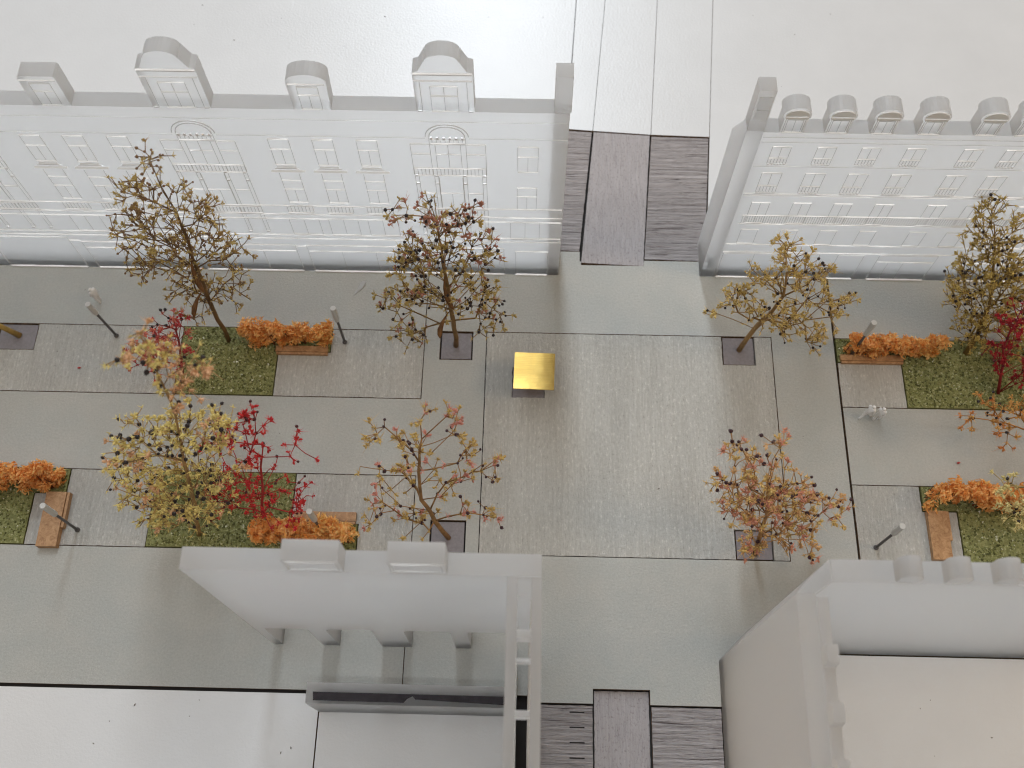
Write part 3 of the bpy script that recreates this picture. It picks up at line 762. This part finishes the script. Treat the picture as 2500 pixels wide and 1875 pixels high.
def tree(label, base_xy, trunk, blobs, n, seed, bark, heads, berry, r_trunk=.10, head_size=1.0, berry_frac=.3, hair=True, bz=0.0, pink_top=None, pods=0, grow=1.0):
    blobs = [(*bl[:3], bl[3] * grow) for bl in blobs]
    r_trunk *= .70; head_size *= .95; n = int(n * .8)
    r = random.Random(seed); rs = np.random.RandomState(seed)
    B = Vector((base_xy[0], base_xy[1], bz))
    root = tag(empty('tree', B), label, 'tree', 'dried flower stem trees')
    bark_m = simple('bark', bark, .6, .4, var=.35, vscale=2.5)
    heads = [tuple(min(.88, x * 1.5) for x in c) for c in heads]; bark = tuple(x * 1.65 for x in bark)
    hm = [[simple('bract', c, .5, .4, var=.25, vscale=6, trans=.2), simple('floret', tuple(x * .75 for x in c), .6, .3, var=.2, vscale=6)] for c in heads]
    bm = simple('berry_skin', berry, .5, .4, var=.3, vscale=8)
    HMESH = [[seed_head(seed * 31 + i + 7 * j, hm[j], hair and i % 2 == 0) for i in range(4)] for j in range(len(hm))]
    BM_ = [berry_mesh(seed * 17 + i, bm) for i in range(3)]
    # skeleton: trunk nodes first, then a cost-balanced tree to the attraction points
    nodes = []; par = []; plen = []
    tp = [B] + [Vector(p) for p in trunk]
    def addn(p, q): nodes.append(p); par.append(q); plen.append(0 if q < 0 else plen[q] + (p - nodes[q]).length); return len(nodes) - 1
    last = addn(tp[0], -1); trunk_ids = [0]
    for i in range(1, len(tp)):
        L = (tp[i] - tp[i - 1]).length; k = max(1, int(L / .55))
        for j in range(1, k + 1):
            p = tp[i - 1].lerp(tp[i], j / k) + Vector((r.gauss(0, .02), r.gauss(0, .02), 0)); last = addn(p, last); trunk_ids.append(last)
    wts = np.array([bl[3] ** 1.5 for bl in blobs]); wts /= wts.sum(); pts = []
    for i in range(n):
        bl = blobs[rs.choice(len(blobs), p=wts)]
        d = Vector(rs.normal(size=3)).normalized() * bl[3] * (rs.rand() ** .45) * 1.02
        p = Vector(bl[:3]) + d
        p.z = max(p.z, .25)
        if all((p - q).length > .13 for q in pts): pts.append(p)
    bpos = np.array([tuple(q) for q in nodes]); attr = []
    pts.sort(key=lambda p: min((p - nodes[t]).length for t in trunk_ids))
    t0 = int(len(trunk_ids) * .28)
    for p in pts:
        P = np.array(nodes); d = np.sqrt(((P - np.array(p)) ** 2).sum(1)); cost = d + .30 * np.array(plen)
        for t in trunk_ids[:t0]: cost[t] += 3
        # favour growing outward and upward
        dh = np.hypot(P[:, 0] - p.x, P[:, 1] - p.y); cost += .8 * np.maximum(0, P[:, 2] - (p.z - .75 * dh))
        q = int(cost.argmin()); L = d[q]; a = nodes[q]
        k = max(1, int(L / .5))
        sag = Vector((r.gauss(0, .06), r.gauss(0, .06), r.uniform(.0, .12))) * min(L, 1.5)
        for j in range(1, k + 1):
            t = j / k; x = a.lerp(p, t) + sag * (4 * t * (1 - t)) * .5; q = addn(x, q)
        attr.append(q)
    n0_ = len(nodes)
    for q in list(attr):      # every umbel ends in a little fork of rays
        d = (nodes[q] - nodes[par[q]]).normalized()
        for j in range(r.choice((1, 2, 2, 3))):
            e = (d + Vector((r.gauss(0, .7), r.gauss(0, .7), r.gauss(.1, .6)))).normalized(); addn(nodes[q] + e * r.uniform(.14, .34), q)
    m_ = len(nodes); desc = [0] * m_; kids = [[] for _ in range(m_)]
    for i in range(m_):
        if par[i] >= 0: kids[par[i]].append(i)
    order = sorted(range(m_), key=lambda i: -plen[i])
    for i in order:
        if not kids[i]: desc[i] = 1
        if par[i] >= 0: desc[par[i]] += desc[i]
    tot = max(desc[0], 1)
    rad = [max(.0115, r_trunk * (dd / tot) ** .45) for dd in desc]
    rad[0] = r_trunk * 1.15
    loc = lambda p: p - B
    # trunk
    tb = MB(); tb.tube([loc(nodes[i]) for i in trunk_ids], [rad[i] for i in trunk_ids], 8)
    tr = tb.build('trunk', bark_m, root, True)
    tset = set(trunk_ids)
    # limbs: every child subtree of the trunk is one branch
    def subtree(s):
        out = [s]; st = [s]
        while st:
            i = st.pop()
            for k in kids[i]: out.append(k); st.append(k)
        return out
    for t in trunk_ids:
        for s in kids[t]:
            if s in tset: continue
            b = MB(); ids = set(subtree(s)); todo = [(t, s)]
            while todo:
                a, c = todo.pop(); path = [a, c]; cur = c
                while kids[cur]:
                    kk = sorted(kids[cur], key=lambda i: -desc[i]); todo += [(cur, o_) for o_ in kk[1:]]; cur = kk[0]; path.append(cur)
                b.tube([loc(nodes[i]) for i in path], [min(rad[path[1]], rad[i]) if i_ == 0 else rad[i] for i_, i in enumerate(path)], 5)
            b.build('branch', bark_m, root, True)
    for i in range(pods):       # a dried curled leaf left on the stem
        q = nodes[trunk_ids[int(len(trunk_ids) * (.35 + .2 * i))]]; b = MB(); d = Vector((-.5 + .35 * i, -.5, -.35 - .3 * i)).normalized(); w_ = Vector((.3, 0, .1))
        b.tube([q - B + d * t + w_ * t * t for t in (.05, .2, .5, .85, 1.1, 1.25)], [.015, .02, .05, .085, .07, .01], 7)
        b.build('dried_leaf', POD, root, True)
    zs = [nodes[i].z for i in range(m_)]; zt = max(zs)
    nh = nb = 0; FX = []
    idx_ = list(range(1, m_)); r.shuffle(idx_)
    for i in idx_:
        if i in tset and kids[i]: continue
        tip = not kids[i]
        if not tip and not (len(kids[i]) > 1 or r.random() < .25): continue
        p = nodes[i]; d = (p - nodes[par[i]]).normalized()
        if r.random() < (berry_frac if not tip else berry_frac * .55):
            if nb >= 280: continue
            nb += 1
            dd = (d + Vector((r.gauss(0, .5), r.gauss(0, .5), r.gauss(0, .4)))).normalized()
            o = bpy.data.objects.new('berry', r.choice(BM_)); o.parent = root; o.location = loc(p) + dd * .03
            o.rotation_euler = dd.to_track_quat('Z', 'Y').to_euler(); s = r.uniform(.6, 1.05) * (.85 if tip else .95) * head_size; o.scale = (s, s, s); COL.objects.link(o)
        else:
            if nh >= 295:
                FX.append((loc(p), d)); continue
            nh += 1
            ci = r.randrange(len(HMESH))
            if pink_top is not None: ci = 1 if (p.z / zt > pink_top) == (r.random() < .8) else 0
            dd = (d + Vector((r.gauss(0, .3), r.gauss(0, .3), r.gauss(0, .3)))).normalized()
            o = bpy.data.objects.new('seed_head', r.choice(HMESH[ci])); o.parent = root; o.location = loc(p)
            q = dd.to_track_quat('Z', 'Y') @ Quaternion((0, 0, 1), r.uniform(0, 6.28)); o.rotation_euler = q.to_euler()
            s = r.uniform(.75, 1.3) * head_size * (1 if tip else .8); o.scale = (s, s, s); COL.objects.link(o)
    if FX:        # beyond the three hundred largest: small florets, one mass
        b = MB()
        for p, d in FX:
            for k in range(5):
                spike(b, p, (d + Vector((r.gauss(0, .9), r.gauss(0, .9), r.gauss(0, .8)))), r.uniform(.07, .16), .018)
        f = b.build('florets', hm[0][0], root); f['kind'] = 'stuff'
    return root
DK = (0.022, 0.014, 0.014)
POD = simple('dried_leaf', (0.16, 0.075, 0.025), .6, .3, var=.4, vscale=4)
TREES = True
if TREES:
    tree('tall brown olive tree on the lawn beside the narrow hedge', (-9.32, 1.34),
         [(-9.28, 1.34, 1.54), (-9.15, 1.34, 3.05), (-9.03, 1.34, 4.7), (-8.85, 1.34, 6.2), (-8.75, 1.34, 7.56), (-8.77, 1.34, 8.8), (-8.69, 1.34, 9.85)],
         [(-8.66, 1.34, 9.85, 0.36), (-9.44, 1.34, 8.38, 0.53), (-8.67, 1.34, 8.19, 0.59), (-10.16, 1.34, 6.62, 0.68), (-8.2, 1.34, 7.36, 0.61), (-9.4, 1.34, 5.45, 0.91), (-8.08, 1.34, 5.74, 0.77), (-10.53, 1.34, 4.78, 0.59), (-8.3, 1.34, 3.65, 0.48), (-9.58, 1.34, 3.04, 0.7), (-9.15, 1.34, 6.65, 0.62)],
         430, 1, (0.17, 0.095, 0.035), [(0.40, 0.30, 0.10), (0.32, 0.21, 0.07)], (0.20, 0.11, 0.045), .10, .78, .36, bz=.03, pods=2)
    tree('bushy brown tree with pink tips on a dark square left of the plaza', (-1.87, 1.36),
         [(-1.87, 1.36, 1.8), (-1.88, 1.36, 3.85), (-1.93, 1.36, 5.42), (-1.96, 1.36, 7.08), (-2.02, 1.36, 7.94)],
         [(-2.09, 1.36, 7.84, 0.45), (-2.82, 1.36, 7.71, 0.26), (-1.38, 1.36, 7.64, 0.46), (-1.86, 1.36, 5.92, 0.83), (-2.86, 1.36, 5.39, 0.58), (-0.97, 1.36, 5.82, 0.53), (-2.82, 1.36, 3.68, 0.68), (-1.72, 1.36, 3.86, 0.81), (-0.85, 1.36, 3.47, 0.58), (-3.48, 1.36, 2.65, 0.56), (-3.22, 1.36, 0.95, 0.56), (-0.75, 1.36, 2.0, 0.54)],
         370, 2, (0.22, 0.125, 0.04), [(0.38, 0.28, 0.09), (0.33, 0.145, 0.09)], DK, .11, .95, .36, bz=-.05, pink_top=.72, pods=2)
    tree('large yellow tree with pink top leaning back over the left lawn', (-9.34, -5.18),
         [(-8.67, -4.85, 3.32), (-8.14, -4.59, 5.93), (-7.8, -4.42, 7.69), (-7.61, -4.26, 9.24), (-7.54, -4.13, 10.53), (-7.45, -4.04, 11.3)],
         [(-7.46, -4.04, 11.2, 0.28), (-8.19, -4.15, 10.37, 0.28), (-7.39, -4.14, 10.44, 0.44), (-6.6, -4.18, 10.08, 0.25), (-7.35, -4.28, 9.04, 0.42), (-9.3, -4.57, 6.14, 0.75), (-8.1, -4.54, 6.45, 0.86), (-7.1, -4.48, 7.0, 0.5), (-9.66, -4.8, 3.88, 1.0), (-8.48, -4.82, 3.64, 1.07), (-7.53, -4.7, 4.87, 0.54), (-10.05, -5.02, 1.6, 0.6), (-8.84, -5.0, 1.84, 0.53)],
         430, 3, (0.33, 0.20, 0.075), [(0.58, 0.47, 0.17), (0.56, 0.33, 0.18)], DK, .10, 1.15, .22, bz=.03, pink_top=.66)
    tree('small red tree standing at the left end of the upper lawn', (-10.65, 0.06), [(-10.27, 0.06, 1.48), (-9.87, 0.06, 3.24)],
         [(-9.94, 0.06, 3.24, 0.48), (-10.12, 0.06, 3.97, 0.33), (-11.43, 0.06, 1.26, 0.46), (-10.27, 0.06, 1.48, 0.36), (-10.47, 0.06, 2.45, 0.42)],
         70, 4, (0.26, 0.035, 0.035), [(0.42, 0.05, 0.05), (0.5, 0.14, 0.1)], DK, .07, .9, .2, bz=.03)
    tree('spreading crimson tree on the lawn right of the large yellow tree', (-7.45, -4.93), [(-7.0, -4.59, 2.21), (-6.66, -4.34, 3.9)],
         [(-6.56, -4.02, 6.01, 0.41), (-7.35, -4.12, 5.39, 0.48), (-6.52, -4.2, 4.81, 0.3), (-5.5, -4.17, 5.02, 0.27), (-4.87, -4.15, 5.2, 0.12), (-7.28, -4.39, 3.6, 0.51), (-6.4, -4.48, 2.96, 0.58), (-5.9, -4.59, 2.26, 0.29), (-8.12, -4.67, 1.71, 0.53), (-7.24, -4.71, 1.45, 0.67), (-6.34, -4.75, 1.18, 0.34)],
         130, 5, (0.36, 0.02, 0.02), [(0.48, 0.025, 0.025), (0.40, 0.02, 0.022)], (0.07, 0.012, 0.012), .07, .85, .3, bz=.03)
    tree('open tan tree with pink florets on the lower dark square beside the plaza', (-1.80, -5.1),
         [(-2.12, -4.93, 1.16), (-2.41, -4.68, 2.38), (-2.39, -4.38, 3.9), (-2.2, -4.06, 5.52)],
         [(-2.11, -3.86, 6.48, 0.29), (-1.39, -3.9, 6.3, 0.35), (-3.15, -4.04, 5.59, 0.45), (-2.37, -4.17, 4.96, 0.6), (-1.1, -4.18, 4.89, 0.6), (-3.73, -4.44, 3.6, 0.6), (-3.04, -4.58, 2.87, 0.71), (-1.75, -4.57, 2.93, 0.83), (-0.51, -4.36, 3.98, 0.44), (-3.71, -4.86, 1.51, 0.54), (-2.68, -4.96, 0.99, 0.54), (-1.02, -4.81, 1.77, 0.6), (-0.29, -4.77, 1.94, 0.37)],
         120, 6, (0.30, 0.16, 0.055), [(0.46, 0.32, 0.10), (0.40, 0.27, 0.09), (0.48, 0.20, 0.15)], (0.05, 0.02, 0.025), .10, 1.0, .32, bz=-.05)
    tree('pale yellow tree bending right from the upper right plaza corner', (7.38, 1.39),
         [(7.56, 1.39, 1.5), (7.82, 1.39, 2.59), (7.93, 1.39, 3.61), (7.77, 1.39, 4.95)],
         [(7.37, 1.39, 6.06, 0.4), (7.9, 1.39, 5.47, 0.38), (8.67, 1.39, 4.99, 0.42), (7.02, 1.39, 4.67, 0.29), (6.77, 1.39, 3.28, 0.44), (6.18, 1.39, 2.62, 0.25), (7.93, 1.39, 4.16, 0.74), (8.87, 1.39, 3.65, 0.68), (9.63, 1.39, 3.1, 0.48), (8.41, 1.39, 2.16, 0.6), (9.5, 1.39, 1.26, 0.51), (7.64, 1.39, 2.44, 0.42)],
         240, 7, (0.33, 0.20, 0.075), [(0.52, 0.39, 0.14), (0.45, 0.32, 0.10)], DK, .11, .9, .2, bz=-.05)
    tree('salmon and yellow tree on the dark square at the lower right plaza corner', (7.41, -5.4),
         [(7.28, -5.21, 1.19), (7.2, -4.94, 2.58), (6.99, -4.68, 3.85)],
         [(5.87, -4.27, 5.9, 0.35), (6.83, -4.26, 5.93, 0.23), (5.81, -4.59, 4.29, 0.43), (6.6, -4.54, 4.56, 0.67), (7.36, -4.68, 3.87, 0.68), (6.4, -4.84, 3.07, 0.63), (7.26, -4.93, 2.58, 0.71), (8.15, -4.82, 3.14, 0.57), (8.99, -4.87, 2.92, 0.38), (7.98, -5.12, 1.65, 0.59), (8.9, -5.31, 0.68, 0.34), (7.05, -5.24, 1.03, 0.47)],
         260, 8, (0.40, 0.22, 0.085), [(0.52, 0.36, 0.13), (0.50, 0.30, 0.13), (0.50, 0.23, 0.15)], (0.05, 0.018, 0.022), .10, 1.05, .24, bz=-.05)
    tree('dense olive tree on the lawn at the right edge', (14.7, 1.38),
         [(14.88, 1.71, 0.68), (14.87, 2.24, 1.73), (14.59, 2.93, 3.1), (14.13, 3.5, 4.4)],
         [(13.88, 3.6, 4.87, 0.43), (13.68, 3.4, 4.24, 0.44), (14.61, 3.3, 4.12, 0.6), (14.43, 3.0, 3.24, 0.77), (15.34, 2.78, 2.82, 0.78), (14.0, 2.7, 2.64, 0.6), (14.08, 2.23, 1.75, 0.58), (15.08, 2.24, 1.75, 0.94), (15.84, 2.09, 1.43, 0.66), (14.77, 1.84, 0.95, 0.62), (15.96, 1.6, 0.6, 0.52)],
         560, 9, (0.24, 0.155, 0.045), [(0.46, 0.345, 0.10), (0.40, 0.29, 0.085)], DK, .11, .95, .2, bz=.03, grow=1.22)
    tree('small glossy red tree in front of the dense olive tree', (15.52, 0.0), [(15.31, 0.26, 0.86), (15.12, 0.5, 1.68)],
         [(15.24, 0.5, 1.68, 0.4), (14.71, 0.56, 1.87, 0.31), (15.17, 0.8, 2.67, 0.48), (15.88, 0.26, 0.87, 0.41), (14.77, 1.02, 3.41, 0.41)],
         50, 10, (0.26, 0.014, 0.02), [(0.32, 0.016, 0.022), (0.26, 0.012, 0.018)], (0.10, 0.01, 0.015), .07, .95, .2, bz=.03)
    tree('tree with only its yellow trunk in view on a dark square at far left', (-16.28, 1.42), [(-16.8, 1.42, 1.0), (-17.3, 1.42, 2.0), (-17.9, 1.42, 3.6)],
         [(-18.3, 1.42, 4.74, 0.8), (-18.9, 1.42, 6.22, 0.76), (-18.0, 1.42, 3.4, 0.49)], 50, 11, (0.33, 0.22, 0.06), [(0.5, 0.4, 0.13)], DK, .13, 1.0, .25, bz=-.05)
    tree('pale yellow tree cut by the right edge above the lower lawn', (16.3, -4.83), [(15.2, -4.6, 2.1), (14.4, -4.4, 3.7)],
         [(13.45, -4.5, 4.0, 0.33), (14.3, -4.7, 2.5, 0.36), (14.3, -4.4, 4.4, 0.48)], 60, 12, (0.38, 0.27, 0.1), [(0.55, 0.46, 0.2)], DK, .09, .95, .25, bz=.03)
    tree('orange brown tree reaching over the road from the right edge', (16.6, -1.71), [(15.71, -1.71, 1.15), (14.95, -1.71, 2.22)],
         [(14.08, -1.71, 2.53, 0.47), (15.09, -1.71, 1.3, 0.49), (13.75, -1.71, 1.98, 0.27), (14.43, -1.71, 3.24, 0.39), (14.9, -1.71, 2.93, 0.53)],
         50, 13, (0.42, 0.19, 0.045), [(0.52, 0.28, 0.08), (0.5, 0.2, 0.06)], DK, .06, .9, .3, bz=0.0)

# ------------------------------------------------------------------ figures
def person(x, y, rz, label, h=.86, stride=.10, lean=.0):
    s = h / 1.75
    J = {'pelvis': (0, 0, .95), 'waist': (0, .01, 1.12), 'chest': (0, .02 + lean, 1.35), 'neck': (0, .03 + lean, 1.5), 'head0': (0, .05 + lean, 1.6), 'head1': (0, .05 + lean, 1.72)}
    vs = []; es = []; rd = []
    def v(p, r_): vs.append((p[0] * s, p[1] * s, p[2] * s)); rd.append(r_ * s * 1.25); return len(vs) - 1
    pe = v(J['pelvis'], .15); wa = v(J['waist'], .14); chs = v(J['chest'], .17); ne = v(J['neck'], .07); h0 = v(J['head0'], .10); h1 = v(J['head1'], .085)
    es += [(pe, wa), (wa, chs), (chs, ne), (ne, h0), (h0, h1)]
    for sg in (-1, 1):
        k = v((sg * .11, sg * stride * 1.2 + .02, .50), .085); a = v((sg * .11, sg * stride * 2.4 - .05, .08), .06); t = v((sg * .12, sg * stride * 2.4 + .12, .04), .05); hp = v((sg * .10, 0, .88), .12)
        es += [(pe, hp), (hp, k), (k, a), (a, t)]
        sh = v((sg * .21, .02 + lean, 1.42), .075); el = v((sg * .25, -sg * .04 + lean, 1.15), .055); ha = v((sg * .22, -sg * .08 + .06 + lean, .93), .045)
        es += [(chs, sh), (sh, el), (el, ha)]
    me = bpy.data.meshes.new('person'); me.from_pydata(vs, es, []); me.materials.append(FIGW)
    o = bpy.data.objects.new('person', me); o.location = (x, y, 0); o.rotation_euler = (0, 0, rz); COL.objects.link(o)
    sk = o.modifiers.new('Skin', 'SKIN'); sk.use_smooth_shade = True
    for i, q in enumerate(me.skin_vertices[0].data): q.radius = (rd[i], rd[i])
    me.skin_vertices[0].data[pe].use_root = True
    ss = o.modifiers.new('Sub', 'SUBSURF'); ss.levels = 2; ss.render_levels = 2
    return tag(o, label, 'person', 'white plastic figures')
person(-13.84, 2.72, 1.2, 'lone slim white figure standing on the pavement at upper left', .88, .03)
person(11.18, -.92, -1.0, 'white figure mid stride, left of the pair on the right road', .84, .16, .10)
person(11.52, -.98, -.7, 'white figure standing at the right of the walking pair', .84, .06, .04)

# ------------------------------------------------------------------ small things lying about
b = MB(); b.prism([(-.28, -.28), (.0, -.02), (.12, .25), (-.02, .28)], .004, .012, 'z'); b.v = [(p[0], p[1], p[2] + (p[0] + .28) * .12) for p in b.v]
o = b.build('film_scrap', FILM); o.location = (-5.1, 3.4, 0); tag(o, 'clear triangular scrap of film lying on the pavement', 'scrap')
r = random.Random(99); b = MB(); c2 = MB()
for i in range(60):
    if i < 22: x, y = r.uniform(-15, 14), r.uniform(10, 16.5)
    elif i < 30: x, y = r.uniform(-13, -3), r.uniform(-12, -9.9)
    elif i < 34: x, y = r.uniform(8, 14), r.uniform(-11, -9)
    else: x, y = r.uniform(-15, 13), r.uniform(-5, 3.6)
    s = r.choice((.012, .018, .022, .03)) * r.uniform(.7, 1.1); a = r.uniform(0, 3.14)
    b.add([(x + s * math.cos(a + k * 1.57) * (1.6 if k % 2 else .8), y + s * math.sin(a + k * 1.57) * (1.6 if k % 2 else .8), .004) for k in range(4)] + [(x, y, .004 + s)], [(0, 1, 4), (1, 2, 4), (2, 3, 4), (3, 0, 4)])
tag(b.build('dust_specks', simple('dust', (.25, .23, .21), .8)), 'dark dust specks scattered over the boards', 'dust', kind='stuff')
for (x, y, lab) in ((-14.05, .25, 'red petal crumb lying on the pale strip at left'), (13.9, -2.4, 'red crumb lying on the road at right')):
    b = MB(); b.tube([(-.05, 0, .03), (0, .01, .04), (.05, .03, .03)], [.02, .038, .015], 6); o = b.build('crumb', simple('red_crumb', (.4, .05, .04), .6)); o.location = (x, y, 0); tag(o, lab, 'crumb')
